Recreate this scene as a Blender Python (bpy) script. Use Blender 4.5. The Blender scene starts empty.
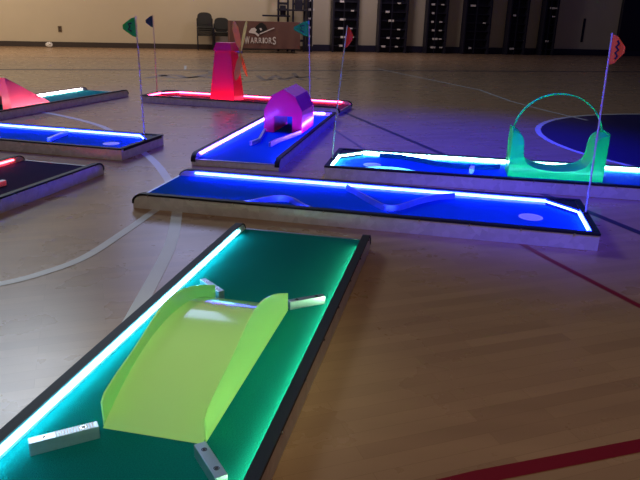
import bpy, bmesh, math, random
from mathutils import Vector, Matrix
random.seed(7)
C = bpy.context.scene.collection
PI = math.pi

# ------------------------------------------------------------ materials
def nm(name):
    m = bpy.data.materials.new(name); m.use_nodes = True
    nt = m.node_tree; nt.nodes.clear()
    out = nt.nodes.new('ShaderNodeOutputMaterial')
    return m, nt, out

def mat(name, col, rough=.5, metal=0., noise=0., nscale=20., bump=0., bscale=200., coat=0., spec=.5, transl=0., transp=0.):
    m, nt, out = nm(name)
    b = nt.nodes.new('ShaderNodeBsdfPrincipled')
    b.inputs['Base Color'].default_value = (*col, 1)
    b.inputs['Roughness'].default_value = rough
    b.inputs['Metallic'].default_value = metal
    b.inputs['Coat Weight'].default_value = coat
    b.inputs['Coat Roughness'].default_value = .08
    b.inputs['Specular IOR Level'].default_value = spec
    tc = nt.nodes.new('ShaderNodeTexCoord')
    if noise > 0:
        n = nt.nodes.new('ShaderNodeTexNoise'); n.inputs['Scale'].default_value = nscale
        n.inputs['Detail'].default_value = 4
        nt.links.new(tc.outputs['Object'], n.inputs['Vector'])
        mx = nt.nodes.new('ShaderNodeMix'); mx.data_type = 'RGBA'
        mx.inputs['A'].default_value = (*[c * (1 - noise) for c in col], 1)
        mx.inputs['B'].default_value = (*[min(1, c * (1 + noise)) for c in col], 1)
        nt.links.new(n.outputs['Fac'], mx.inputs['Factor'])
        nt.links.new(mx.outputs['Result'], b.inputs['Base Color'])
    if bump > 0:
        n2 = nt.nodes.new('ShaderNodeTexNoise'); n2.inputs['Scale'].default_value = bscale
        nt.links.new(tc.outputs['Object'], n2.inputs['Vector'])
        bp = nt.nodes.new('ShaderNodeBump'); bp.inputs['Strength'].default_value = bump
        bp.inputs['Distance'].default_value = .004
        nt.links.new(n2.outputs['Fac'], bp.inputs['Height'])
        nt.links.new(bp.outputs['Normal'], b.inputs['Normal'])
    last = b.outputs[0]
    if transl > 0:
        t = nt.nodes.new('ShaderNodeBsdfTranslucent'); t.inputs['Color'].default_value = (*col, 1)
        ms = nt.nodes.new('ShaderNodeMixShader'); ms.inputs[0].default_value = transl
        nt.links.new(last, ms.inputs[1]); nt.links.new(t.outputs[0], ms.inputs[2]); last = ms.outputs[0]
    if transp > 0:
        t = nt.nodes.new('ShaderNodeBsdfTransparent'); t.inputs['Color'].default_value = (*[.3 + .7 * c for c in col], 1)
        ms = nt.nodes.new('ShaderNodeMixShader'); ms.inputs[0].default_value = transp
        nt.links.new(last, ms.inputs[1]); nt.links.new(t.outputs[0], ms.inputs[2]); last = ms.outputs[0]
    nt.links.new(last, out.inputs[0])
    return m

def emit(name, col, s):
    m, nt, out = nm(name)
    e = nt.nodes.new('ShaderNodeEmission'); e.inputs[0].default_value = (*col, 1); e.inputs[1].default_value = s
    nt.links.new(e.outputs[0], out.inputs[0])
    return m

def floor_mat():
    m, nt, out = nm('maple_floor')
    L = nt.links
    b = nt.nodes.new('ShaderNodeBsdfPrincipled')
    tc = nt.nodes.new('ShaderNodeTexCoord')
    mp = nt.nodes.new('ShaderNodeMapping'); mp.inputs['Rotation'].default_value = (0, 0, math.radians(-20))
    L.new(tc.outputs['Object'], mp.inputs['Vector'])
    br = nt.nodes.new('ShaderNodeTexBrick')
    br.inputs['Scale'].default_value = 1; br.inputs['Brick Width'].default_value = .62; br.inputs['Row Height'].default_value = .057
    br.inputs['Mortar Size'].default_value = .0006; br.inputs['Bias'].default_value = 0
    br.offset = .37; br.squash = 1
    br.inputs['Color1'].default_value = (.34, .21, .115, 1); br.inputs['Color2'].default_value = (.41, .26, .142, 1)
    br.inputs['Mortar'].default_value = (.26, .15, .07, 1)
    L.new(mp.outputs[0], br.inputs['Vector'])
    # broad board-to-board variation and grain
    n = nt.nodes.new('ShaderNodeTexNoise'); n.inputs['Scale'].default_value = 1.0; n.inputs['Detail'].default_value = 5
    mp2 = nt.nodes.new('ShaderNodeMapping'); mp2.inputs['Rotation'].default_value = (0, 0, math.radians(-20)); mp2.inputs['Scale'].default_value = (1.2, 9, 1)
    L.new(tc.outputs['Object'], mp2.inputs['Vector']); L.new(mp2.outputs[0], n.inputs['Vector'])
    rmp = nt.nodes.new('ShaderNodeMapRange'); rmp.inputs['To Min'].default_value = .86; rmp.inputs['To Max'].default_value = 1.14
    L.new(n.outputs['Fac'], rmp.inputs['Value'])
    mu = nt.nodes.new('ShaderNodeMix'); mu.data_type = 'RGBA'; mu.blend_type = 'MULTIPLY'; mu.inputs['Factor'].default_value = 1
    L.new(br.outputs['Color'], mu.inputs['A']); L.new(rmp.outputs[0], mu.inputs['B'])
    L.new(mu.outputs['Result'], b.inputs['Base Color'])
    n3 = nt.nodes.new('ShaderNodeTexNoise'); n3.inputs['Scale'].default_value = 3.5; n3.inputs['Detail'].default_value = 6
    L.new(tc.outputs['Object'], n3.inputs['Vector'])
    r3 = nt.nodes.new('ShaderNodeMapRange'); r3.inputs['To Min'].default_value = FR - .03; r3.inputs['To Max'].default_value = FR + .05
    L.new(n3.outputs['Fac'], r3.inputs['Value']); L.new(r3.outputs[0], b.inputs['Roughness'])
    bp = nt.nodes.new('ShaderNodeBump'); bp.inputs['Strength'].default_value = .02; bp.inputs['Distance'].default_value = .01
    L.new(n.outputs['Fac'], bp.inputs['Height']); L.new(bp.outputs[0], b.inputs['Normal'])
    L.new(b.outputs[0], out.inputs[0])
    return m
FR = .27

def metal_mat():
    m, nt, out = nm('galvanised_metal')
    L = nt.links
    b = nt.nodes.new('ShaderNodeBsdfPrincipled'); b.inputs['Metallic'].default_value = .3
    tc = nt.nodes.new('ShaderNodeTexCoord')
    v = nt.nodes.new('ShaderNodeTexVoronoi'); v.inputs['Scale'].default_value = 28
    L.new(tc.outputs['Object'], v.inputs['Vector'])
    mr = nt.nodes.new('ShaderNodeMapRange'); mr.inputs['To Min'].default_value = .58; mr.inputs['To Max'].default_value = .75
    L.new(v.outputs['Color'], mr.inputs['Value'])
    cb = nt.nodes.new('ShaderNodeCombineColor')
    for i in range(3): L.new(mr.outputs[0], cb.inputs[i])
    L.new(cb.outputs[0], b.inputs['Base Color'])
    n = nt.nodes.new('ShaderNodeTexNoise'); n.inputs['Scale'].default_value = 5
    L.new(tc.outputs['Object'], n.inputs['Vector'])
    m2 = nt.nodes.new('ShaderNodeMapRange'); m2.inputs['To Min'].default_value = .25; m2.inputs['To Max'].default_value = .45
    L.new(n.outputs['Fac'], m2.inputs['Value']); L.new(m2.outputs[0], b.inputs['Roughness'])
    L.new(b.outputs[0], out.inputs[0])
    return m

M = dict(
    floor=floor_mat(),
    line_grey=mat('grey_line_paint', (.60, .60, .58), .35, noise=.1, nscale=6),
    line_dark=mat('dark_line_paint', (.035, .03, .045), .4),
    line_red=mat('red_line_paint', (.22, .012, .02), .35),
    navy=mat('navy_court_paint', (.014, .014, .09), .3),
    script=mat('worn_script_paint', (.17, .12, .10), .4, noise=.5, nscale=3),
    wall=mat('painted_block_wall', (.60, .52, .38), .75, noise=.06, nscale=1.5, bump=.2, bscale=30),
    base=mat('dark_wall_base', (.05, .035, .03), .6),
    navybase=mat('navy_wall_base', (.016, .014, .04), .5),
    black=mat('black_rubber_edging', (.010, .012, .018), .55, spec=.25),
    dark=mat('dark_painted_steel', (.013, .012, .024), .45),
    chrome=mat('chrome', (.8, .8, .82), .2, 1.),
    metal=metal_mat(),
    alu=mat('brushed_aluminium', (.40, .48, .56), .34, .85, noise=.1, nscale=60),
    carpet=mat('green_felt', (.003, .17, .16), .95, noise=.45, nscale=260, bump=.8, bscale=420, spec=.02),
    carpetB=mat('blue_lit_felt', (.003, .085, .34), .95, noise=.35, nscale=260, bump=.8, bscale=420, spec=.02),  # green felt with the blue LED light put into its colour
    carpetE=mat('red_lit_felt', (.30, .03, .05), .95, noise=.3, nscale=260, spec=.02),  # red of the LED light is put into the felt's colour
    carpetG=mat('charcoal_felt', (.03, .028, .07), .95, noise=.3, nscale=260, spec=.02),
    cup=mat('white_cup_plastic', (.75, .75, .78), .4),
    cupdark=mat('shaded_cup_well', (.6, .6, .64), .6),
    yellow=mat('yellow_green_acrylic', (.68, .96, .40), .14, transl=.38, transp=.04, coat=.8),
    green=mat('bright_green_acrylic', (.01, .95, .30), .28, transl=.5, transp=.06, coat=.4),
    greenhoop=mat('clear_green_acrylic', (.02, .9, .3), .4, transl=.4, transp=.1),
    magenta=mat('magenta_plastic', (1., .02, .19), .2, coat=.5),
    pink=mat('coral_pink_plastic', (1., .10, .16), .3, coat=.3),
    red=mat('crimson_plastic', (1., .03, .14), .4, coat=.2),
    wood=mat('pale_bare_wood', (.66, .52, .09), .6, noise=.2, nscale=15),
    pole=mat('silver_pole_metal', (.55, .50, .34), .5, .2),
    orange=mat('orange_red_cloth', (1., .20, .012), .7, transl=.3),
    fred=mat('red_cloth', (.85, .05, .012), .7, transl=.3),
    fgreen=mat('green_cloth', (.02, .55, .07), .7, transl=.3),
    fdark=mat('dark_green_cloth', (.02, .07, .05), .7, transl=.2),
    ink=mat('black_ink', (.01, .01, .01), .6),
    maroon=mat('maroon_brown_cloth', (.16, .075, .06), .8, noise=.15, nscale=6),
    white=mat('off_white_print', (.75, .70, .66), .6),
    chairfab=mat('charcoal_vinyl', (.035, .036, .034), .5),
    paper=mat('crumpled_white_paper', (.85, .83, .8), .7),
    socket=mat('brown_outlet_plate', (.14, .09, .05), .5),
)
LED = dict(
    A=emit('cyan_led', (.16, .75, 1.0), 30), A2=emit('green_cyan_led', (.65, 1., .5), 32),
    B=emit('blue_led', (.012, .028, 1.0), 180), C=emit('pale_blue_led', (.12, .75, 1.0), 36),
    D=emit('deep_blue_led', (.14, .06, 1.0), 120), E=emit('red_led', (1.0, .05, .16), 34),
    F=emit('electric_blue_led', (.010, .022, 1.0), 200), G=emit('scarlet_led', (1.0, .05, .07), 24),
    H=emit('ice_white_led', (1., .75, .8), 50), V=emit('violet_white_led', (.4, 1., .9), 60),
)

# ------------------------------------------------------------ mesh helpers
def link(name, bm, m, parent=None, smooth=False, slots=None):
    bmesh.ops.recalc_face_normals(bm, faces=bm.faces)
    me = bpy.data.meshes.new(name); bm.to_mesh(me); bm.free()
    for s in (slots or [m]): me.materials.append(s)
    if smooth:
        for p in me.polygons: p.use_smooth = True
        try: me.set_sharp_from_angle(angle=math.radians(35))
        except Exception: pass
    o = bpy.data.objects.new(name, me); C.objects.link(o)
    if parent: o.parent = parent
    return o

def tag(o, label=None, cat=None, group=None, kind=None):
    if label: o['label'] = label
    if cat: o['category'] = cat
    if group: o['group'] = group
    if kind: o['kind'] = kind
    return o

def empty(name, loc=(0, 0, 0), rz=0., label=None, cat=None, group=None):
    o = bpy.data.objects.new(name, None); o.empty_display_size = .1; C.objects.link(o)
    o.location = loc; o.rotation_euler = (0, 0, rz)
    return tag(o, label, cat, group)

def box(bm, x0, x1, y0, y1, z0, z1, bev=0., mtx=None):
    r = bmesh.ops.create_cube(bm, size=1)
    vs = r['verts']
    for v in vs:
        v.co = Vector(((x0 + x1) / 2 + v.co.x * (x1 - x0), (y0 + y1) / 2 + v.co.y * (y1 - y0), (z0 + z1) / 2 + v.co.z * (z1 - z0)))
    if bev > 0:
        es = list({e for v in vs for e in v.link_edges})
        r2 = bmesh.ops.bevel(bm, geom=es, offset=bev, segments=2, affect='EDGES', profile=.5)
        vs = list({v for f in r2['faces'] for v in f.verts} | {v for v in vs if v.is_valid})
    if mtx is not None:
        bmesh.ops.transform(bm, matrix=mtx, verts=[v for v in vs if v.is_valid])
    return vs

def prism(bm, pts, axis, a, b):
    """extrude a closed 2-D outline. axis 't': pts=(x,z) from y=a to b; 'z': pts=(x,y); 's': pts=(y,z) along x."""
    def P(p, k):
        if axis == 't': return (p[0], k, p[1])
        if axis == 'z': return (p[0], p[1], k)
        return (k, p[0], p[1])
    v0 = [bm.verts.new(P(p, a)) for p in pts]; v1 = [bm.verts.new(P(p, b)) for p in pts]
    n = len(pts)
    f0 = bm.faces.new(v0); f1 = bm.faces.new(v1[::-1])
    for i in range(n): bm.faces.new((v0[i], v1[i], v1[(i + 1) % n], v0[(i + 1) % n]))
    return v0 + v1

def ribbon(bm, path, w, h, up=Vector((0, 0, 1)), closed=False):
    """sweep a w (sideways) x h (along up) rectangle along a path."""
    path = [Vector(p) for p in path]; n = len(path); rings = []
    for i, p in enumerate(path):
        a = path[(i - 1) % n] if (i > 0 or closed) else p
        b = path[(i + 1) % n] if (i < n - 1 or closed) else p
        d = (b - a).normalized(); s = d.cross(up)
        if s.length < 1e-5: s = Vector((1, 0, 0))
        s.normalize(); u = s.cross(d).normalized()
        rings.append([bm.verts.new(p + s * w / 2 * i_ + u * h / 2 * j) for i_, j in ((-1, -1), (1, -1), (1, 1), (-1, 1))])
    m = n if closed else n - 1
    for i in range(m):
        A, B = rings[i], rings[(i + 1) % n]
        for k in range(4): bm.faces.new((A[k], A[(k + 1) % 4], B[(k + 1) % 4], B[k]))
    if not closed:
        bm.faces.new(rings[0][::-1]); bm.faces.new(rings[-1])

def tube(bm, path, r, seg=10, r1=None):
    path = [Vector(p) for p in path]; n = len(path); rings = []
    for i, p in enumerate(path):
        a = path[max(0, i - 1)]; b = path[min(n - 1, i + 1)]
        d = (b - a).normalized(); up = Vector((0, 0, 1)) if abs(d.z) < .9 else Vector((1, 0, 0))
        s = d.cross(up).normalized(); u = s.cross(d)
        rr = r if r1 is None else r + (r1 - r) * i / (n - 1)
        rings.append([bm.verts.new(p + (s * math.cos(2 * PI * k / seg) + u * math.sin(2 * PI * k / seg)) * rr) for k in range(seg)])
    for i in range(n - 1):
        for k in range(seg): bm.faces.new((rings[i][k], rings[i][(k + 1) % seg], rings[i + 1][(k + 1) % seg], rings[i + 1][k]))
    bm.faces.new(rings[0][::-1]); bm.faces.new(rings[-1])

def disc(bm, c, r, h, seg=28):
    """solid cylinder, base centre c"""
    prism(bm, [(c[0] + r * math.cos(2 * PI * k / seg), c[1] + r * math.sin(2 * PI * k / seg)) for k in range(seg)], 'z', c[2], c[2] + h)

def smooth_path(pts, n=8):
    P = [Vector(p) for p in pts]; out = []
    for i in range(len(P) - 1):
        p0 = P[max(0, i - 1)]; p1 = P[i]; p2 = P[i + 1]; p3 = P[min(len(P) - 1, i + 2)]
        for k in range(n):
            t = k / n
            out.append(.5 * ((2 * p1) + (-p0 + p2) * t + (2 * p0 - 5 * p1 + 4 * p2 - p3) * t * t + (-p0 + 3 * p1 - 3 * p2 + p3) * t ** 3))
    out.append(P[-1]); return out

# ------------------------------------------------------------ camera
F = 646.5
cam_d = bpy.data.cameras.new('camera'); cam = bpy.data.objects.new('camera', cam_d); C.objects.link(cam)
cam_d.sensor_width = 36; cam_d.lens = 36 * F / 640; cam_d.clip_end = 200
pitch, roll = math.radians(19.168), math.radians(-1.5617)
Rm = Matrix.Rotation(PI / 2 - pitch, 4, 'X') @ Matrix.Rotation(-roll, 4, 'Z')
cam.matrix_world = Matrix.Translation((0, 0, 1.12)) @ Rm
bpy.context.scene.camera = cam

# ------------------------------------------------------------ the setting
def flat_strip(bm, path, w, z, mi):
    path = [Vector((p[0], p[1], 0)) for p in path]; n = len(path); L_ = []
    for i, p in enumerate(path):
        d = (path[min(n - 1, i + 1)] - path[max(0, i - 1)]).normalized(); s = Vector((-d.y, d.x, 0))
        L_.append((bm.verts.new((p.x + s.x * w / 2, p.y + s.y * w / 2, z)), bm.verts.new((p.x - s.x * w / 2, p.y - s.y * w / 2, z))))
    for i in range(n - 1):
        f = bm.faces.new((L_[i][0], L_[i][1], L_[i + 1][1], L_[i + 1][0])); f.material_index = mi

bm = bmesh.new()
vs = [bm.verts.new(p) for p in ((-22, -4, 0), (22, -4, 0), (24, 30, 0), (-22, 30, 0))]
bm.faces.new(vs)
# grey arcs at the left
flat_strip(bm, smooth_path([(-3.35, 7.42, 0), (-3.02, 7.26, 0), (-2.22, 6.51, 0), (-1.46, 5.26, 0), (-1.11, 4.5, 0), (-.91, 3.91, 0), (-.83, 3.55, 0), (-.755, 3.05, 0), (-.72, 2.4, 0), (-.70, 1.9, 0)]), .062, .0012, 1)
flat_strip(bm, smooth_path([(-.90, 4.0, 0), (-.98, 3.68, 0), (-1.04, 3.3, 0), (-1.12, 2.88, 0), (-1.24, 2.66, 0), (-1.37, 2.53, 0), (-1.6, 2.40, 0)]), .05, .0018, 1)
# dark baseline, diagonals, red lines
flat_strip(bm, [(-11, 11.2), (-6.11, 12.49), (-2.56, 13.55), (.34, 14.45), (7.7, 16.5), (13, 18)], .17, .0012, 2)
flat_strip(bm, [(-11, 14.9), (.5, 17.5), (13, 21.5)], .05, .0012, 5)
flat_strip(bm, [(.26, 8.0), (1.0, 5.75), (1.69, 3.85), (1.95, 3.1)], .055, .0012, 2)
flat_strip(bm, [(-.35, 8.3), (.04, 7.0), (.4, 5.6)], .03, .0012, 5)
flat_strip(bm, [(1.2, 15.2), (2.62, 11.13), (2.74, 9.67), (2.95, 8.7), (3.2, 7.9)], .045, .0013, 1)
flat_strip(bm, [(1.04, 3.34), (1.14, 3.03), (1.36, 2.46), (1.75, 1.4)], .034, .0012, 3)
flat_strip(bm, [(.0, 1.225), (.43, 1.385), (.93, 1.54), (2.2, 2.0)], .050, .0014, 3)
flat_strip(bm, [(-3.05, 14.6), (-2.85, 13.6)], .05, .0012, 1)
# centre circle
cx, cy, cr = 4.42, 6.45, 2.17
ring = [(cx + cr * math.cos(2 * PI * k / 96), cy + cr * math.sin(2 * PI * k / 96)) for k in range(97)]
flat_strip(bm, ring, .06, .0016, 1)
f = bm.faces.new([bm.verts.new((cx + (cr - .03) * math.cos(2 * PI * k / 96), cy + (cr - .03) * math.sin(2 * PI * k / 96), .0012)) for k in range(96)]); f.material_index = 4
# worn script on the far floor
def sc(u, v): 
    v *= 2.4; a = math.radians(3.5); return (-3.15 + u * math.cos(a) - v * math.sin(a), 12.1 + u * math.sin(a) + v * math.cos(a))
for pts, w in [([(0, -.2), (.35, .1), (.7, -.1), (1.0, .2), (1.35, 0)], .12), ([(.1, .1), (.5, -.15), (.95, 0), (1.3, -.2)], .14), ([(.2, -.4), (.8, -.35), (1.6, -.25)], .06),
               ([(1.1, .95), (1.25, .4), (1.45, .0), (1.7, -.5)], .05), ([(1.9, .2), (2.1, -.2), (2.25, .25), (2.4, -.15), (2.6, .2), (2.75, -.1)], .08),
               ([(1.5, -.5), (2.2, -.1), (2.9, .15), (3.1, .0)], .06), ([(2.6, .5), (2.7, .1), (2.95, .3)], .07), ([(.6, .35), (.9, .5), (1.0, .25)], .08)]:
    flat_strip(bm, [(*sc(*p), 0) for p in [(q.x, q.y) for q in smooth_path([(a, b, 0) for a, b in pts], 5)]], w * 1.2, .0013, 5)
for f in bm.faces:
    if f.normal.z < 0: f.normal_flip()
me = bpy.data.meshes.new('floor'); bm.to_mesh(me); bm.free()
for k in ('floor', 'line_grey', 'line_dark', 'line_red', 'navy', 'script'): me.materials.append(M[k])
floor = bpy.data.objects.new('floor', me); C.objects.link(floor); tag(floor, kind='structure')

WO = Vector((-9.754, 20.142, 0)); WA = math.radians(12.317)
WD = Vector((math.cos(WA), math.sin(WA), 0)); WN = Vector((-math.sin(WA), math.cos(WA), 0))
WM = Matrix.Translation(WO) @ Matrix.Rotation(WA, 4, 'Z')         # x along the wall, y behind it
def on_wall(o): o.matrix_world = WM @ o.matrix_world; return o
def struct(name, bm, m): return tag(on_wall(link(name, bm, m)), kind='structure')
bm = bmesh.new(); box(bm, -12, 34, 0, .2, 0, 7.0); struct('wall_far', bm, M['wall'])
bm = bmesh.new(); box(bm, -12, 9.28, -.02, -.001, .001, .15); struct('baseboard_far', bm, M['base'])
bm = bmesh.new(); box(bm, 9.30, 34, -.12, -.001, .001, .21, .01); struct('baseboard_right', bm, M['navybase'])
bm = bmesh.new(); box(bm, 20.72, 30, -.14, -.001, .212, 4.0, .01); struct('door_1', bm, M['dark'])
bm = bmesh.new(); box(bm, 19.31, 19.40, -.015, -.001, .45, 1.25); struct('window_1', bm, M['dark'])

# ------------------------------------------------------------ lanes
W = .692; L = 2.62; TH = .030; RH = .090; CZ = .050
def rail_profile(hole_s=L):
    # (s,z) outline of a long side rail: rounded off at the tee end
    pts = [(0, .001), (0, .040)]
    for k in range(9):
        a = PI - k * PI / 2 / 8
        pts.append((.070 + .070 * math.cos(a), .040 + .050 * math.sin(a)))
    pts += [(L, RH), (L, .001)]
    return pts
LANES = {}
def lane(k, x, y, deg, led, led2, label, cham=True, carpet='carpet', second=True, near=0):
    root = empty('mini_golf_lane', (x, y, 0), math.radians(deg), label, 'mini golf lane', 'portable mini golf lanes')
    LANES[k] = root
    for t0 in (0, W - TH):
        bm = bmesh.new(); prism(bm, rail_profile(), 't', t0, t0 + TH)
        r = link('side_rail', bm, M['metal'], root)
        # black edging over the top of the rail
        bm = bmesh.new()
        path = [(-.0025, .030)]
        for q in range(9):
            a = PI - q * PI / 2 / 8
            path.append((.070 + .0725 * math.cos(a), .040 + .0525 * math.sin(a)))
        path += [(L + .003, RH + .0025)]
        lo = t0 - .004; hi = t0 + TH + .002 if t0 == 0 else t0 + TH + .004
        if t0 > 0: lo = t0 - .002
        ring = []
        pth = [Vector((p[0], 0, p[1])) for p in path]
        for i, p in enumerate(pth):
            d = (pth[min(len(pth) - 1, i + 1)] - pth[max(0, i - 1)]).normalized(); nn = Vector((-d.z, 0, d.x))
            if nn.z < 0 and i > 2: nn = -nn
            a_, b_ = p + nn * .003, p - nn * .004
            o_ = p - nn * .009
            if t0 == 0: prof = [(lo, a_), (hi, a_), (hi, b_), (t0 - .0006, b_), (t0 - .0006, o_), (lo, o_)]
            else: prof = [(lo, a_), (hi, a_), (hi, o_), (t0 + TH + .0006, o_), (t0 + TH + .0006, b_), (lo, b_)]
            ring.append([bm.verts.new((c.x, t, c.z)) for t, c in prof])
        for i in range(len(ring) - 1):
            for q in range(6): bm.faces.new((ring[i][q], ring[i][(q + 1) % 6], ring[i + 1][(q + 1) % 6], ring[i + 1][q]))
        bm.faces.new(ring[0]); bm.faces.new(ring[-1][::-1])
        cp = link('rubber_edging', bm, M['black'], root)
        # bolts through the edging on the outside
        yo = -.0035 if t0 == 0 else W + .0035
        for q in range(10):
            s = .10 + q * .266
            if s > L: break
            bm = bmesh.new()
            prism(bm, [(s + .005 * math.cos(2 * PI * j / 10), .083 + .005 * math.sin(2 * PI * j / 10)) for j in range(10)], 't', yo - (.004 if t0 == 0 else 0), yo + (0 if t0 == 0 else .004))
            link('bolt', bm, M['chrome'], root)
    # end rail at the hole
    bm = bmesh.new(); box(bm, L - TH, L, TH, W - TH, .001, RH); link('end_rail', bm, M['metal'], root)
    bm = bmesh.new(); box(bm, L - TH - .002, L + .004, TH + .003, W - TH - .003, RH + .0005, RH + .006); box(bm, L + .0005, L + .004, TH + .003, W - TH - .003, RH - .018, RH + .0005); link('end_edging', bm, M['black'], root)
    # deck, tee lip, felt
    bm = bmesh.new(); box(bm, .004, L - TH - .001, TH + .001, W - TH - .001, .001, CZ - .006); link('deck', bm, M['metal'], root)
    bm = bmesh.new(); box(bm, -.002, .012, TH + .002, W - TH - .002, CZ - .0055, CZ + .002); link('tee_lip', bm, M['alu'], root)
    bm = bmesh.new(); box(bm, .0125, L - TH - .002, TH + .001, W - TH - .001, CZ - .0055, CZ); link('felt_surface', bm, M[carpet], root)
    # chamfered corner boards at the hole end
    ce = .135; c0 = L - .20
    if cham:
        for sg in (1 - near,):
            f_ = lambda t: t if sg == 0 else W - t
            pts = [(c0, f_(TH + .001)), (L - TH - .001, f_(TH + .001)), (L - TH - .001, f_(W / 2 - ce)), (L - TH - .010, f_(W / 2 - ce))]
            bm = bmesh.new(); prism(bm, pts, 'z', CZ + .0005, RH - .002)
            link('corner_board', bm, M['black'], root)
    # LED strip along the rails and round the hole end
    z = .076
    def strip(path, m, w_=.007, h_=.009):
        bm = bmesh.new(); ribbon(bm, path, w_, h_); return link('led_strip', bm, m, root)
    for sg, m in ((1, led), (0, led2)):
        if sg == 0 and not second: continue
        f_ = lambda t: t if sg == 0 else W - t
        e = c0 if cham else L - TH - .02
        p = [(.12, f_(TH + .008), z), (e - .004, f_(TH + .008), z)]
        if cham: p += [(L - TH - .016, f_(W / 2 - ce + .01), z)]
        if sg == near:
            strip([(.12, f_(TH + .003), .064), (L - TH - .03, f_(TH + .003), .064)], m, .0045, .011)
        else: strip(p, m)
    if cham:
        q = (lambda t: t) if near == 0 else (lambda t: W - t)
        strip([(L - TH - .009, q(W / 2 + ce - .02), z), (L - TH - .009, q(.125), z)], led if near == 0 else led2)
    # cup
    bm = bmesh.new(); disc(bm, (L - .31, W / 2 + .012, CZ + .0002), .068, .0022, 32)
    cup = link('hole_cup', bm, M['cup'], root)
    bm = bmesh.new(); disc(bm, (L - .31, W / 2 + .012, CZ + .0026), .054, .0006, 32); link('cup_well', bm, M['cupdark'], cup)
    return root

def lw(k, s, t, z=0.):
    """lane coordinates to world"""
    r = LANES[k]; a = r.rotation_euler.z
    return Vector((r.location.x + math.cos(a) * s - math.sin(a) * t, r.location.y + math.sin(a) * s + math.cos(a) * t, z))

# lane A runs away from the camera with its hole end near us: its origin is turned round so that s=0 is the far tee
lane('B', -1.122, 3.712, -12.1, LED['B'], LED['B'], 'long lane with blue LED rim and two bent metal bumpers, hole at its right end', carpet='carpetB')
def revlane(k, x, y, deg, **kw):
    """same lane turned end for end: given the hole-end near corner frame"""
    a = math.radians(deg)
    X = x + math.cos(a) * L - math.sin(a) * W; Y = y + math.sin(a) * L + math.cos(a) * W
    return lane(k, X, Y, deg + 180, near=1, **kw)
revlane('A', -.277, .53, 78.3, led=LED['A2'], led2=LED['A'], label='nearest lane, bright green felt with cyan LED rim under a yellow ramp')
revlane('C', .019, 4.581, -10.1, led=LED['C'], led2=LED['V'], label='lane with pale white-blue LED rim under the green arch, beside the navy court circle', carpet='carpetB')
lane('D', -.325, 4.77, 79.7, LED['D'], LED['D'], 'blue lit lane running away from us under the magenta tunnel house', carpet='carpetB')
revlane('E', -2.347, 8.416, -14.9, led=LED['E'], led2=LED['E'], label='red lit lane carrying the crimson windmill', carpet='carpetE')
lane('F', -4.113, 5.618, -14.0, LED['F'], LED['F'], 'blue lit lane entering from the left edge with a short angled bar and green flag', carpet='carpetB')
revlane('G', -2.234, 1.999, 75.2, led=LED['G'], led2=LED['G'], label='dark felt lane at the left edge with a red LED rim', carpet='carpetG')
revlane('H', -3.445, 6.495, 73.0, led=LED['H'], led2=LED['H'], label='teal lane at upper left under the coral pink tent-shaped tunnel')

# an obstacle frame in the *fitted* coordinates (s to the right/away, t to the left/back) of each lane
FIT = {'A': (-.277, .53, 78.3), 'B': (-1.122, 3.712, -12.1), 'C': (.019, 4.581, -10.1), 'D': (-.325, 4.77, 79.7), 'E': (-2.347, 8.416, -14.9), 'F': (-4.113, 5.618, -14.0), 'G': (-2.234, 1.999, 75.2), 'H': (-3.445, 6.495, 73.0)}
def frame(name, k, s, t, label, cat, group=None, rz=0., z=CZ):
    x, y, d = FIT[k]; a = math.radians(d)
    return empty(name, (x + math.cos(a) * s - math.sin(a) * t, y + math.sin(a) * s + math.cos(a) * t, z + .0006), a + rz, label, cat, group)

# ------------------------------------------------------------ yellow ramp on lane A
def ramp():
    s0, t0 = 1.30, .34
    r = frame('arched_ramp', 'A', s0, t0, 'translucent yellow-green arched ramp with tall side panels on the nearest lane', 'ramp')
    out = [(.88, .052), (.877, .126), (.896, .144), (.97, .165), (1.06, .183), (1.135, .203), (1.2, .222), (1.277, .237), (1.35, .238), (1.438, .223), (1.54, .192), (1.626, .158), (1.712, .122), (1.714, .052)]
    top = smooth_path([(a, 0, b) for a, b in out[2:-1]], 4)
    pts = [(.88, .0508), (.877, .126)] + [(p.x, p.z) for p in top] + [(1.714, .0508)]
    pts = [(a - s0, b - CZ) for a, b in pts]
    for t in (.192, .484):
        bm = bmesh.new(); prism(bm, pts, 't', t - t0 - .0025, t - t0 + .0025)
        link('side_panel', bm, M['yellow'], r)
    bm = bmesh.new(); n = 40; up = []
    for i in range(n + 1):
        s = .868 + (1.715 - .868) * i / n
        u = (s - 1.30) / .432
        up.append((s - s0, .003 + .128 * (1 - abs(u) ** 2.1)))
    lo = [(a, b - .004 if b > .006 else b - .002) for a, b in up]
    up2 = [bm.verts.new((a, -.1448, b)) for a, b in up]; up3 = [bm.verts.new((a, .1408, b)) for a, b in up]
    lo2 = [bm.verts.new((a, -.1448, b)) for a, b in lo]; lo3 = [bm.verts.new((a, .1408, b)) for a, b in lo]
    for i in range(n):
        bm.faces.new((up2[i], up2[i + 1], up3[i + 1], up3[i])); bm.faces.new((lo2[i], lo3[i], lo3[i + 1], lo2[i + 1]))
        bm.faces.new((up2[i], lo2[i], lo2[i + 1], up2[i + 1])); bm.faces.new((up3[i], up3[i + 1], lo3[i + 1], lo3[i]))
    bm.faces.new((up2[0], up3[0], lo3[0], lo2[0])); bm.faces.new((up2[n], lo2[n], lo3[n], up3[n]))
    link('ramp_sheet', bm, M['yellow'], r, smooth=True)
ramp()

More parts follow.
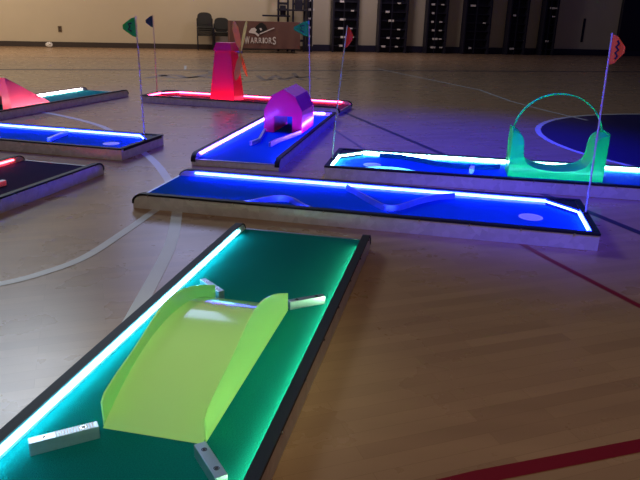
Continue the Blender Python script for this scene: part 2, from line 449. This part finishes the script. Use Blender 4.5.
# ------------------------------------------------------------ metal deflector bars
def bar(k, p, q, h, w, label, group=None, screws=True, mm='alu', name='deflector_bar', serr=False):
    (s0, t0), (s1, t1) = p, q
    ln = math.hypot(s1 - s0, t1 - t0); ang = math.atan2(t1 - t0, s1 - s0)
    r = frame(name, k, (s0 + s1) / 2, (t0 + t1) / 2, label, 'deflector bar', group, ang)
    bm = bmesh.new(); box(bm, -ln / 2, ln / 2, -w / 2, w / 2, 0, h, .0015); link('bar_body', bm, M[mm], r)
    if screws:
        for u in (-.28, .28):
            bm = bmesh.new(); disc(bm, (u * ln, 0, h + .0002), .0042, .0012, 12); sc_ = link('screw', bm, M['dark'], r)
            bm = bmesh.new(); ribbon(bm, [(u * ln + .0065 * math.cos(j * PI / 6), .0065 * math.sin(j * PI / 6), h + .0005) for j in range(12)], .0022, .0008, closed=True); link('washer', bm, M['chrome'], sc_)
    if serr:
        for j in range(14):
            u = -.02 + j * (ln / 2 + .012) / 14
            bm = bmesh.new(); box(bm, u, u + .0032, -w / 2 + .002, w / 2 - .002, h + .0001, h + .0012); link('groove', bm, M['white'], r)
    return r
G4 = 'metal deflector bars around the yellow ramp'
bar('A', (.728, .605), (.838, .475), .037, .028, 'silver bar at the near left of the yellow ramp, with a ribbed top', G4, serr=True)
bar('A', (.828, .186), (.722, .088), .037, .032, 'silver bar at the near right foot of the yellow ramp, cut by the bottom edge', G4)
bar('A', (1.728, .190), (1.818, .072), .034, .024, 'silver bar beyond the yellow ramp, at the far right', G4)
bar('A', (1.838, .585), (1.738, .466), .037, .026, 'silver bar beyond the yellow ramp, at the far left beside the cyan strip', G4)

# bent bumpers
def bumper(k, pts, h, label, cat='bumper', mm='alu', n=8):
    s0 = sum(p[0] for p in pts) / len(pts); t0 = sum(p[1] for p in pts) / len(pts)
    r = frame('bent_bumper', k, s0, t0, label, cat, 'bent metal bumpers on the lanes')
    path = [(p.x - s0, p.y - t0, h / 2) for p in smooth_path([(a, b, 0) for a, b in pts], n)]
    bm = bmesh.new(); ribbon(bm, path, .012, h); link('bent_strip', bm, M[mm], r, smooth=True)
    for e in (0, -1):
        bm = bmesh.new(); x, y, _ = path[e]; sg = 1 if e == 0 else -1
        x += sg * .03; y += (path[1][1] - path[0][1]) * sg * .0
        disc(bm, (path[3 if e == 0 else -4][0], path[3 if e == 0 else -4][1], h + .0002), .004, .001, 10); link('screw', bm, M['dark'], r)
    return r
bumper('B', [(.64, .040), (.70, .085), (.78, .20), (.86, .245), (.93, .215), (1.02, .11), (1.10, .045)], .036, 'low bent metal bumper on the near rail of the long blue lane')
bumper('B', [(1.18, .634), (1.29, .48), (1.41, .315), (1.47, .245), (1.52, .235), (1.57, .28), (1.67, .45), (1.77, .57), (1.87, .634)], .036, 'wide V-shaped metal bumper on the far rail of the long blue lane')
bumper('C', [(.26, .045), (.34, .12), (.46, .147), (.58, .12), (.68, .045)], .036, 'low white bumper on the near rail beside the hole of the green arch lane')
bumper('C', [(.335, .634), (.50, .63), (.66, .54), (.82, .44), (1.04, .41), (1.2, .45), (1.27, .50)], .034, 'long gently bowed bumper leading from the far rail to the green arch', mm='carpetB')
bar('C', (1.045, .26), (1.060, .375), .036, .032, 'short white bar lying end-on between the hole and the green arch', screws=False, mm='white')
bar('F', (1.80, .235), (1.715, .610), .034, .030, 'blue lit bar lying across the lane at the left edge, short of its hole', screws=True)
bar('F', (1.28, .235), (1.38, .14), .034, .03, 'end of a bar touching the left edge of the photo on the blue lane', screws=False)
bar('G', (1.80, .30), (1.965, .285), .034, .034, 'short pinkish bar end at the left edge on the dark felt lane', screws=False)
# guides of the tunnel house
def guide(pts, label):
    s0 = sum(p[0] for p in pts) / len(pts); t0 = sum(p[1] for p in pts) / len(pts)
    r = frame('guide_rail', 'D', s0, t0, label, 'guide rail', 'guide rails leading into the magenta tunnel house')
    bm = bmesh.new(); ribbon(bm, [(a - s0, b - t0, .018) for a, b in pts], .022, .036); link('guide_strip', bm, M['alu'], r)
    bm = bmesh.new(); disc(bm, (pts[0][0] - s0 + .03, pts[0][1] - t0, .0362), .005, .001, 10); link('screw', bm, M['dark'], r)
guide([(.66, .415), (.82, .385), (1.335, .475)], 'left lilac guide rail splaying out of the tunnel house door')
guide([(.66, .245), (.82, .235), (1.32, .135), (1.34, .130)], 'right blue guide rail running from the tunnel house toward us')

# ------------------------------------------------------------ tunnel house on lane D
def house():
    s0, t0 = 1.36, .305; D_ = .55; th = .012
    r = frame('tunnel_house', 'D', s0, t0, 'glossy magenta barn-shaped tunnel house straddling the blue lane', 'tunnel house')
    O = [(-.185, 0), (-.185, .208), (-.115, .342), (0, .408), (.115, .342), (.185, .208), (.185, 0)]
    dw, dh = .090, .157
    def gable(x0, x1):
        bm = bmesh.new()
        pts = [(-.185, 0), (-.185, .208), (-.115, .342), (0, .408), (.115, .342), (.185, .208), (.185, 0), (dw, 0), (dw, dh), (-dw, dh), (-dw, 0)]
        prism(bm, pts, 's', x0, x1)
        return link('gable_wall', bm, M['magenta'], r)
    gable(0, th); gable(D_ - th, D_)
    names = ['side_wall', 'roof_panel', 'roof_panel', 'roof_panel', 'roof_panel', 'side_wall']
    for i in range(6):
        (y0, z0), (y1, z1) = O[i], O[i + 1]
        d = Vector((y1 - y0, z1 - z0)).normalized(); nn = Vector((d.y, -d.x)) * .008   # inward
        bm = bmesh.new()
        prism(bm, [(y0, z0), (y1, z1), (y1 + nn.x, z1 + nn.y), (y0 + nn.x, z0 + nn.y)], 's', th + .0002, D_ - th - .0002)
        link(names[i], bm, M['magenta'], r)
    for sg in (-1, 1):
        bm = bmesh.new(); box(bm, th, D_ - th, sg * dw - .003 if sg > 0 else -dw - .003, sg * dw + .003 if sg > 0 else -dw + .003, .0002, dh); link('passage_wall', bm, M['magenta'], r)
house()

# ------------------------------------------------------------ windmill on lane E
def windmill():
    s0, t0 = 1.045, .345
    r = frame('windmill', 'E', s0, t0, 'tall crimson windmill with pale crossed blades', 'windmill')
    def frustum(bm, a0, b0, a1, b1, z0, z1):
        v = [bm.verts.new(p) for p in [(-a0, -b0, z0), (a0, -b0, z0), (a0, b0, z0), (-a0, b0, z0), (-a1, -b1, z1), (a1, -b1, z1), (a1, b1, z1), (-a1, b1, z1)]]
        for f in ((3, 2, 1, 0), (4, 5, 6, 7), (0, 1, 5, 4), (1, 2, 6, 5), (2, 3, 7, 6), (3, 0, 4, 7)): bm.faces.new([v[i] for i in f])
    bm = bmesh.new(); frustum(bm, .168, .168, .108, .108, 0, .618); link('tower', bm, M['red'], r)
    bm = bmesh.new(); frustum(bm, .125, .125, .095, .095, .6185, .715); link('cap', bm, M['red'], r)
    hx, hy, hz = .185, .03, .602
    bm = bmesh.new(); tube(bm, [(.1125, hy, hz), (hx + .02, hy, hz)], .014, 12); hub = link('axle', bm, M['alu'], r)
    for (dy, dz) in ((-.20, .37), (.20, .38), (-.19, -.33), (.20, -.31)):
        d = Vector((0, dy, dz)); l = d.length; d.normalize(); p = (Vector((0, -d.z, d.y)) * .62 + Vector((-.78 if dy * dz < 0 else .78, 0, 0))).normalized()
        o = Vector((hx + .004 * (1 if dy * dz > 0 else -1), hy, hz))
        bm = bmesh.new()
        prof = [(.0, .012), (.06, .013), (.13, .036), (l - .09, .040), (l - .02, .018), (l, .006)]
        pts = [o + d * a + p * b for a, b in prof] + [o + d * a - p * b for a, b in prof[::-1]]
        nq = d.cross(p) * .003
        v0 = [bm.verts.new(q + nq) for q in pts]; v1 = [bm.verts.new(q - nq) for q in pts]
        bm.faces.new(v0); bm.faces.new(v1[::-1])
        for i in range(len(pts)): bm.faces.new((v0[i], v1[i], v1[(i + 1) % len(pts)], v0[(i + 1) % len(pts)]))
        link('blade', bm, M['wood'], r)
windmill()

# ------------------------------------------------------------ coral tunnel on lane H
def tent():
    s0, t0 = .60, .36
    r = frame('tent_tunnel', 'H', s0, t0, 'coral pink tent-shaped tunnel sloping down toward the tee, at the left edge', 'tunnel')
    y0, y1, h, ln = -.225, .235, .342, .64
    dw = .10
    bm = bmesh.new(); prism(bm, [(y0, 0), (y0 + .05, h), (y1 - .05, h), (y1, 0), (dw, 0), (dw, .15), (-dw, .15), (-dw, 0)], 's', 0, .01)
    link('door_face', bm, M['pink'], r)
    th = .008
    def quad(name, a, b, c, d, off):
        off = Vector(off); P = [Vector(q) for q in (a, b, c, d)]
        bm = bmesh.new(); v0 = [bm.verts.new(q) for q in P]; v1 = [bm.verts.new(q + off) for q in P]
        bm.faces.new(v0); bm.faces.new(v1[::-1])
        for i in range(4): bm.faces.new((v0[i], v1[i], v1[(i + 1) % 4], v0[(i + 1) % 4]))
        link(name, bm, M['pink'], r)
    quad('side_face', (.0105, y0, 0), (ln, y0, 0), (ln, y0 + .004, .012), (.0105, y0 + .05, h), (0, th, 0))
    quad('side_face', (.0105, y1, 0), (ln, y1, 0), (ln, y1 - .004, .012), (.0105, y1 - .05, h), (0, -th, 0))
    quad('sloping_face', (.0105, y0 + .05, h), (.0105, y1 - .05, h), (ln, y1 - .01, .012), (ln, y0 + .01, .012), (0, 0, -th * .6))
tent()

# ------------------------------------------------------------ green arch on lane C
def arch():
    s0 = 1.62; ta, tb = .25, .50
    r = frame('loop_arch', 'C', s0 + .012, ta, 'bright green half-pipe arch with a thin round hoop over the pale blue lane', 'arch')
    left = [(1.384, .262), (1.387, .215), (1.405, .17), (1.44, .14), (1.50, .118), (1.62, .107)]
    prof = [(1.300, .378), (1.332, .370), (1.362, .348), (1.378, .31)] + left
    u = [(a - s0, b - CZ) for a, b in prof]
    full = u + [(-a, b) for a, b in u[:-1][::-1]]
    fs = smooth_path([(a, 0, b) for a, b in full], 4)
    full = [(p.x, p.z) for p in fs]
    outer = [(-.3205, 0), (-.3205, full[0][1])] + full + [(.3205, full[-1][1]), (.3205, 0)]
    for t in (0, tb - ta):
        bm = bmesh.new(); prism(bm, outer, 't', t - .003, t + .003); link('profile_panel', bm, M['green'], r)
    # curved sheet between the panels
    bm = bmesh.new()
    path = [Vector((a, 0, b)) for a, b in full]; n = len(path); R = []
    for i, p in enumerate(path):
        d = (path[min(n - 1, i + 1)] - path[max(0, i - 1)]).normalized(); nn = Vector((d.z, 0, -d.x)) * .004
        if nn.z > 0: nn = -nn
        R.append([bm.verts.new(q) for q in ((p.x, .0032, p.z), (p.x, tb - ta - .0032, p.z), (p.x + nn.x, tb - ta - .0032, p.z + nn.z), (p.x + nn.x, .0032, p.z + nn.z))])
    for i in range(n - 1):
        for q in range(4): bm.faces.new((R[i][q], R[i][(q + 1) % 4], R[i + 1][(q + 1) % 4], R[i + 1][q]))
    bm.faces.new(R[0]); bm.faces.new(R[-1][::-1])
    link('curved_sheet', bm, M['green'], r, smooth=True)
    for sg in (-1, 1):
        bm = bmesh.new(); x = sg * .3235
        box(bm, x - .0025, x + .0025, -.003, tb - ta + .003, 0, .340); link('end_panel', bm, M['green'], r)
    # hoop
    bm = bmesh.new(); hp = []
    cz, rr = .275, .308
    for i in range(41):
        a = math.radians(-4) + (PI + math.radians(8)) * i / 40
        hp.append((rr * math.cos(a) + .008, .22, cz + .004 + rr * math.sin(a) * .96))
    ribbon(bm, hp, .045, .006, up=Vector((0, 0, 1))) if False else None
    n = len(hp); R = []
    for i, p in enumerate(hp):
        p = Vector(p); c = Vector((.008, .22, cz + .004)); d = (p - c).normalized()
        R.append([bm.verts.new(q) for q in (p + Vector((0, -.02, 0)), p + Vector((0, .02, 0)), p + Vector((0, .02, 0)) + d * .008, p + Vector((0, -.02, 0)) + d * .008)])
    for i in range(n - 1):
        for q in range(4): bm.faces.new((R[i][q], R[i][(q + 1) % 4], R[i + 1][(q + 1) % 4], R[i + 1][q]))
    bm.faces.new(R[0]); bm.faces.new(R[-1][::-1])
    link('hoop', bm, M['greenhoop'], r, smooth=True)
arch()

# ------------------------------------------------------------ flags
def flag(k, s, t, lean, sgn, hgt, m, label, mark=None, fl=.165, fw=.085, droop=.5, zoff=RH + .006, yaw=0.):
    x, y, d = FIT[k]; a = math.radians(d)
    r = empty('golf_flag', (x + math.cos(a) * s - math.sin(a) * t, y + math.sin(a) * s + math.cos(a) * t, zoff + .0004), 0, label, 'flag', 'flags at the hole ends of the lanes')
    top = Vector((lean[0], lean[1], hgt - zoff)); n = 8
    P = [Vector((top.x * (i / n) ** 1.25, top.y * (i / n) ** 1.25, top.z * i / n)) for i in range(n + 1)]
    bm = bmesh.new(); disc(bm, (0, 0, 0), .012, .008, 16); link('pole_base', bm, M['black'], r)
    bm = bmesh.new(); tube(bm, [(0, 0, .0082)] + P[1:], .0056, 10, .0044); link('pole', bm, M['pole'], r, smooth=True)
    # pennant: triangle with blunt tip, slightly wavy, with thickness
    ax = (P[-1] - P[-3]).normalized(); side = Vector((sgn * math.cos(yaw), math.sin(yaw), 0)); tp = P[-1] - ax * .006
    bm = bmesh.new(); rows = []
    N = 6
    nv = side.cross(ax).normalized()
    for i in range(N + 1):
        u = i / N; w = fw * u; hh = fl * (1 - u) * .5 + .016 * min(1, u * 3)
        c = tp - ax * (fl * (.5 + (droop - .5) * u)) + side * (w + .006) + nv * (.006 * math.sin(u * 5))
        rows.append([bm.verts.new(c + ax * hh * .98 + nv * .0008), bm.verts.new(c - ax * hh * .98 + nv * .0008), bm.verts.new(c - ax * hh * .98 - nv * .0008), bm.verts.new(c + ax * hh * .98 - nv * .0008)])
    for i in range(N):
        for q in range(4): bm.faces.new((rows[i][q], rows[i][(q + 1) % 4], rows[i + 1][(q + 1) % 4], rows[i + 1][q]))
    bm.faces.new(rows[0]); bm.faces.new(rows[-1][::-1])
    pen = link('pennant', bm, M[m], r)
    if mark:
        bm = bmesh.new()
        c0 = tp - ax * fl * .5 + side * (fw * .33 + .006)
        for stroke in mark:
            path = [c0 + side * (a_ * fw) + ax * (b_ * fl) for a_, b_ in stroke]
            for sg in (-1, 1):
                off = nv * (.0065 if sg > 0 else -.0045)
                ribbon(bm, [p + off for p in path], .0016, .011 if fl > .12 else .008, up=side)
        link('flag_mark', bm, M['ink'], pen)
    return r
S = [[(.0, .30), (.14, .20), (-.04, .10), (.14, 0), (-.04, -.10), (.12, -.2), (0, -.30)]]
T3 = [[(-.05, .20), (.22, .15), (.10, .02), (.24, -.10), (0, -.20)]]
flag('B', 2.605, .375, (-.018, .0), 1, 1.072, 'orange', 'orange-red flag with a black mark on a tall leaning pole, nearest flag at right', S, fl=.155, fw=.075)
flag('C', .012, .25, (.078, .02), 1, 1.055, 'fred', 'small red flag on the leaning pole at the left end of the green arch lane', None, fl=.15, fw=.045)
flag('D', 2.605, .300, (-.03, 0), -1, 1.068, 'fgreen', 'green flag with a dark digit on the pole rising behind the magenta house', T3, fl=.17, fw=.16)
flag('E', .012, .400, (0, 0), -1, 1.068, 'fdark', 'small dark flag on the pole at the left end of the red lane', None, fl=.15, fw=.09)
flag('F', 2.604, .40, (-.012, 0), -1, 1.075, 'fgreen', 'green flag on the leaning pole of the blue lane by the left edge', T3, fl=.155, fw=.10)

# ------------------------------------------------------------ things along the far wall
def wobj(name, u, off, label, cat, group=None, rz=0.):
    p = WO + WD * u - WN * off
    return empty(name, (p.x, p.y, .0006), WA + rz, label, cat, group)

# covered table with the team cloth
t = wobj('folding_table', 7.79, 1.25, 'long folding table under the brown team cloth by the far wall', 'table')
bm = bmesh.new(); box(bm, -1.02, 1.02, -.36, .36, .86, .89, .005); link('tabletop', bm, M['dark'], t)
for sx in (-1, 1):
    for sy in (-1, 1):
        bm = bmesh.new(); tube(bm, [(sx * .9, sy * .28, 0), (sx * .9, sy * .28, .86)], .016, 8); link('leg', bm, M['dark'], t)
cl = wobj('tablecloth', 7.79, 1.25, 'brown cloth with a white warrior emblem draped over the table by the far wall', 'tablecloth')
bm = bmesh.new()
n = 60; top = .897
peri = []
for i in range(n): peri.append((-1.05 + 2.10 * i / n, -.39))
for i in range(16): peri.append((1.05, -.39 + .78 * i / 16))
for i in range(n): peri.append((1.05 - 2.10 * i / n, .39))
for i in range(16): peri.append((-1.05, .39 - .78 * i / 16))
rows = []
for j, (zz, amp) in enumerate(((top, 0), (.70, .003), (.45, .006), (.13, .012))):
    rows.append([bm.verts.new((x * (1 + .003 * j), y - (1 if y < 0 else -1) * -0 + amp * math.sin(i * .55) * (1 if y < 0 else -1), zz)) for i, (x, y) in enumerate(peri)])
m_ = len(peri)
for j in range(3):
    for i in range(m_): bm.faces.new((rows[j][i], rows[j][(i + 1) % m_], rows[j + 1][(i + 1) % m_], rows[j + 1][i]))
bm.faces.new(rows[0])
link('cloth', bm, M['maroon'], cl)
def text_mesh(txt, size):
    cu = bpy.data.curves.new('txt', 'FONT'); cu.body = txt; cu.size = size; cu.align_x = 'CENTER'; cu.extrude = .002; cu.offset = size * .018
    o = bpy.data.objects.new('txt', cu); C.objects.link(o)
    bpy.context.view_layer.update()
    me = bpy.data.meshes.new_from_object(o.evaluated_get(bpy.context.evaluated_depsgraph_get()))
    bpy.data.objects.remove(o); return me
# lettering, larger letters at both ends
lx = -.04
widths = [1.25, .95, .9, .95, .95, .72, .85, .9, 1.1]
pos = -.395
letters = list('WARRIORS'); hs = [.32, .25, .23, .23, .23, .23, .25, .32]; ws = [.17, .125, .12, .12, .055, .125, .12, .12]
bmT = bmesh.new(); x = -.62
for ch, h_, w_ in zip(letters, hs, ws):
    me = text_mesh(ch, h_ * .95)
    xs = [v.co.x for v in me.vertices]; wid = max(xs) - min(xs); mn = min(xs)
    b2 = bmesh.new(); b2.from_mesh(me)
    for v in b2.verts:
        X = x + (v.co.x - mn) / wid * w_ * .84; Z = v.co.y + .30 - (h_ - .20) * .35
        v.co = Vector((X, -.405 + (v.co.z) * .5, Z))
    tmp = bpy.data.meshes.new('t'); b2.to_mesh(tmp); b2.free(); bmT.from_mesh(tmp); bpy.data.meshes.remove(tmp)
    x += w_ * 1.0
link('lettering', bmT, M['white'], cl)
bm = bmesh.new()
def poly(pts, y0=-.4100, y1=-.4060): prism(bm, [(a - .20, b) for a, b in pts], 't', y0, y1)
# emblem: pale mane/hand shapes, helmeted head, spear
bm = bmesh.new(); poly([(-.30, .60), (-.22, .70), (-.12, .72), (-.06, .66), (-.10, .60), (.02, .52), (-.02, .47), (-.12, .55), (-.20, .56), (-.28, .57)])
poly([(.02, .70), (.07, .72), (.10, .67), (.06, .63)]); poly([(.02, .56), (.04, .535), (.48, .72), (.44, .735)])
link('emblem_highlight', bm, M['white'], cl)
bm = bmesh.new(); poly([(-.16, .60), (-.08, .76), (.02, .85), (.10, .87), (.20, .80), (.25, .70), (.20, .60), (.12, .55), (.0, .56)], -.4055, -.4035)
link('emblem_head', bm, M['ink'], cl)

# stacking chairs
def chair(u, off, z, label, group, first=[None]):
    if first[0] is None:
        r = wobj('stacking_chair', u, off, label, 'chair', group)
        def add(name, bm, m, **k): return link(name, bm, m, r, **k)
        bm = bmesh.new(); box(bm, -.22, .22, -.22, .20, .425, .465, .014); add('seat', bm, M['chairfab'], smooth=True)
        bm = bmesh.new(); n = 20; pts = []
        for i in range(n):
            a = 2 * PI * i / n; ca, sa = math.cos(a), math.sin(a)
            pts.append((.225 * math.copysign(abs(ca) ** .7, ca), .705 + .175 * math.copysign(abs(sa) ** .75, sa)))
        prism(bm, pts, 't', .20, .235); add('backrest', bm, M['chairfab'])
        for sx in (-1, 1):
            bm = bmesh.new(); tube(bm, [(sx * .235, -.22, 0), (sx * .235, -.20, .43)], .014, 8); add('leg', bm, M['dark'])
            bm = bmesh.new(); tube(bm, [(sx * .235, .25, 0), (sx * .235, .215, .44), (sx * .235, .24, .70)], .014, 8); add('leg', bm, M['dark'])
            bm = bmesh.new(); tube(bm, [(sx * .235, -.20, .43), (sx * .235, .215, .44)], .009, 8); add('side_rail', bm, M['chrome'])
        first[0] = r
    else:
        s = first[0]; r = s.copy(); C.objects.link(r)
        p = WO + WD * u - WN * off; r.location = (p.x, p.y, .0006)
        for ch in [c for c in s.children]:
            c = ch.copy(); C.objects.link(c); c.parent = r
        r['label'] = label; r['group'] = group
    r.location.z = .0006 + z
    return r
gl = 'chairs stacked left of the covered table'
o1 = ['lowest', 'second lowest', 'middle one', 'second from top', 'topmost']
for i in range(5): chair(6.065, .50 + .012 * i, .058 * i, 'black padded chair, %s of the taller stack by the far wall' % o1[i], gl)
for i in range(3): chair(6.58, .52 + .02 * i, .045 * i, 'black padded chair, %s of the shorter stack beside the covered table' % ['lowest', 'middle one', 'topmost'][i], gl)

# dark racks standing between the pale wall panels
def rack(u0, u1, label, h, bright, off=.14):
    w = u1 - u0; r = wobj('equipment_rack', (u0 + u1) / 2, off, label, 'rack', 'dark racks standing along the far wall')
    y1 = .0
    bm = bmesh.new(); box(bm, -w / 2, w / 2, -.03, -.005, .22, h); link('back_panel', bm, M['dark'], r)
    for sx in (-1, 1):
        bm = bmesh.new(); box(bm, sx * w / 2 - .03, sx * w / 2 + .03, -.33, -.031, 0, h, .004); link('upright', bm, M['dark'], r)
    bm = bmesh.new(); box(bm, -w * .06 - .015, -w * .06 + .015, -.30, -.26, 0, h); link('middle_post', bm, M['dark'], r)
    z = .18; i = 0
    while z < h - .1:
        bm = bmesh.new(); box(bm, -w / 2 + .031, w / 2 - .031, -.28, -.045, z, z + .03); sh = link('shelf', bm, M['dark'], r)
        if random.random() < bright:
            bm = bmesh.new(); x = random.uniform(-.4, -.15) * w; l_ = random.uniform(.08, .2)
            box(bm, x, x + l_, -.30, -.2805, z - .01, z + .05); link('bracket_glint', bm, M['white'], sh)  # white blocks stand in for bright highlights on the rack metal
        if random.random() < bright * .6:
            bm = bmesh.new(); x = random.uniform(.1, .25) * w
            box(bm, x, x + .1, -.30, -.2805, z + .0, z + .04); link('bracket_glint', bm, M['white'], sh)
        z += .27; i += 1
rk = [(9.28, 9.42, 'narrow dark post at the left end of the racks on the far wall'), (10.13, 10.94, 'wide dark rack just behind the small red flag'), (11.68, 12.60, 'dark rack right of the small red flag, second of the wide racks'),
      (13.33, 13.99, 'dark rack in the middle of the row on the far wall'), (14.66, 15.55, 'wide dark rack, fourth of the wide racks from the left'), (16.27, 16.90, 'narrower dark rack near the right end of the far wall'), (17.55, 18.0, 'last dark rack at the right end, barely visible in shadow')]
for i, (a, b, lb) in enumerate(rk): rack(a, b, lb, 2.6, .8 if i < 4 else .35)

# black stands behind the table
def stand(u, off, w, h, label, shelf):
    r = wobj('equipment_stand', u, off, label, 'stand', 'black stands behind the covered table')
    for sx in (-1, 1):
        bm = bmesh.new(); box(bm, sx * w / 2 - .03, sx * w / 2 + .03, -.03, .03, 0, h, .004); link('post', bm, M['dark'], r)
    for z in (.3, .75, shelf + .18, shelf + .36, h - .08):
        bm = bmesh.new(); box(bm, -w / 2 + .031, w / 2 - .031, -.035, .035, z, z + .07); link('crossbar', bm, M['dark'], r)
    bm = bmesh.new(); box(bm, -w / 2 - .52, w / 2 + .05, -.20, -.032, shelf, shelf + .05, .004); link('shelf', bm, M['dark'], r)
    bm = bmesh.new(); box(bm, -w / 2 + .04, w / 2 - .08, -.12, -.036, shelf + .0505, shelf + .34, .01); link('weight_block', bm, M['dark'], r)
stand(8.50, .45, .30, 1.9, 'black stand with a side shelf rising behind the brown covered table', 1.04)
stand(8.98, .55, .36, 1.9, 'black stand at the right end of the brown covered table', 1.22)

# outlet, litter
o = wobj('wall_outlet', 1.75, .004, 'small brown outlet plate on the bare wall at upper left', 'outlet')
o.location.z = .52
bm = bmesh.new(); box(bm, -.055, .055, -.008, 0, -.09, .09, .003); link('cover_plate', bm, M['socket'], o)
for z in (-.035, .035):
    bm = bmesh.new(); box(bm, -.02, .02, -.0105, -.0085, z - .018, z + .018); link('socket', bm, M['ink'], o)
bm = bmesh.new(); bmesh.ops.create_icosphere(bm, subdivisions=3, radius=.10)
for v in bm.verts: v.co *= 1 + random.uniform(-.22, .18); v.co.z *= .75
mz = min(v.co.z for v in bm.verts)
p = WO + WD * 1.46 - WN * .35
lit = link('paper_litter', bm, M['paper']); lit.location = (p.x, p.y, .001 - mz)
tag(lit, 'crumpled white paper on the floor at the foot of the far wall', 'paper')

# ------------------------------------------------------------ light
def area(name, loc, target, size, power, col, sy=None):
    d = bpy.data.lights.new(name, 'AREA'); d.energy = power; d.color = col; d.size = size
    if sy: d.shape = 'RECTANGLE'; d.size_y = sy
    o = bpy.data.objects.new(name, d); C.objects.link(o); o.location = loc
    o.rotation_euler = (Vector(target) - Vector(loc)).to_track_quat('-Z', 'Y').to_euler()
    return o
def spot(name, loc, target, ang, power, col, rad=.4):
    d = bpy.data.lights.new(name, 'SPOT'); d.energy = power; d.color = col; d.spot_size = math.radians(ang); d.spot_blend = 1.; d.shadow_soft_size = rad
    o = bpy.data.objects.new(name, d); C.objects.link(o); o.location = loc
    o.rotation_euler = (Vector(target) - Vector(loc)).to_track_quat('-Z', 'Y').to_euler()
    return o
area('wall_lamp', (-9.5, 15.5, 4.5), (-9.5, 20.8, 1.0), 2.0, 235, (1, 0.8, 0.58))
area('wall_fill_middle', (-3.6, 18.5, 4.0), (-3.0, 21.8, 1.0), 1.5, 50, (1, 0.78, 0.55))  # unseen, added to brighten the middle of the wall
area('wall_fill_right', (.6, 19.0, 4.0), (.8, 22.3, 1.0), 1.2, 62, (.92, .78, .85))  # unseen, added to carry light further along the wall
area('ceiling_lamp_left', (-6.0, 11.5, 6.8), (-5, 9.5, 0), 1.6, 60, (1, 0.8, 0.75))
area('back_fill', (-.5, -3.5, 6.0), (-1.5, 7, 0), 2.5, 135, (1, 0.77, 0.50))  # unseen fill behind the camera, added to light surfaces facing it
spot('near_fill', (.8, -.5, 4.0), (.5, 1.0, 0), 50, 40, (1, 0.4, 0.05))  # unseen warm spot added to tint the nearest floor brown
spot('violet_fill', (1.4, 5.4, 5.0), (1.1, 6.0, 0), 60, 2900, (.006, .003, 1))  # added in place of the blue LED spill over the floor
spot('violet_fill_front', (1.0, 1.6, 3.6), (1.3, 3.9, 0), 34, 1100, (.03, .015, 1))  # added to turn the lane sides violet, as LED reflections would
spot('ramp_fill', (-.3, -.3, 4.2), (-.36, 1.9, 0), 13, 560, (.85, 1, .7))  # unseen spot added to imitate the glow of the fluorescing acrylic
spot('lilac_fill', (-2.2, 7.0, 6.5), (-1.9, 7.4, 0), 65, 680, (0.03, 0.0, 1))  # extra unseen fill added to tint the floor around the left lanes
area('window_glow', (-7.0, 12.8, 8.6), (-1.0, 2.0, 0), 3.5, 430, (.62, .82, 1))
area('window_glow_side', (-4.4, 19.4, 6.6), (-.6, 3.3, 0), 3.2, 130, (0.46, 0.54, 1))
w = bpy.data.worlds.new('world'); bpy.context.scene.world = w; w.use_nodes = True
bg = w.node_tree.nodes['Background']; bg.inputs[0].default_value = (.12, .12, 1, 1); bg.inputs[1].default_value = .03

sc_ = bpy.context.scene
sc_.view_settings.view_transform = 'Standard'; sc_.view_settings.look = 'None'
sc_.view_settings.exposure = 0; sc_.view_settings.gamma = 1; sc_.view_settings.use_curve_mapping = False
sc_.cycles.use_denoising = True
sc_.cycles.sample_clamp_indirect = 6
sc_.cycles.max_bounces = 6
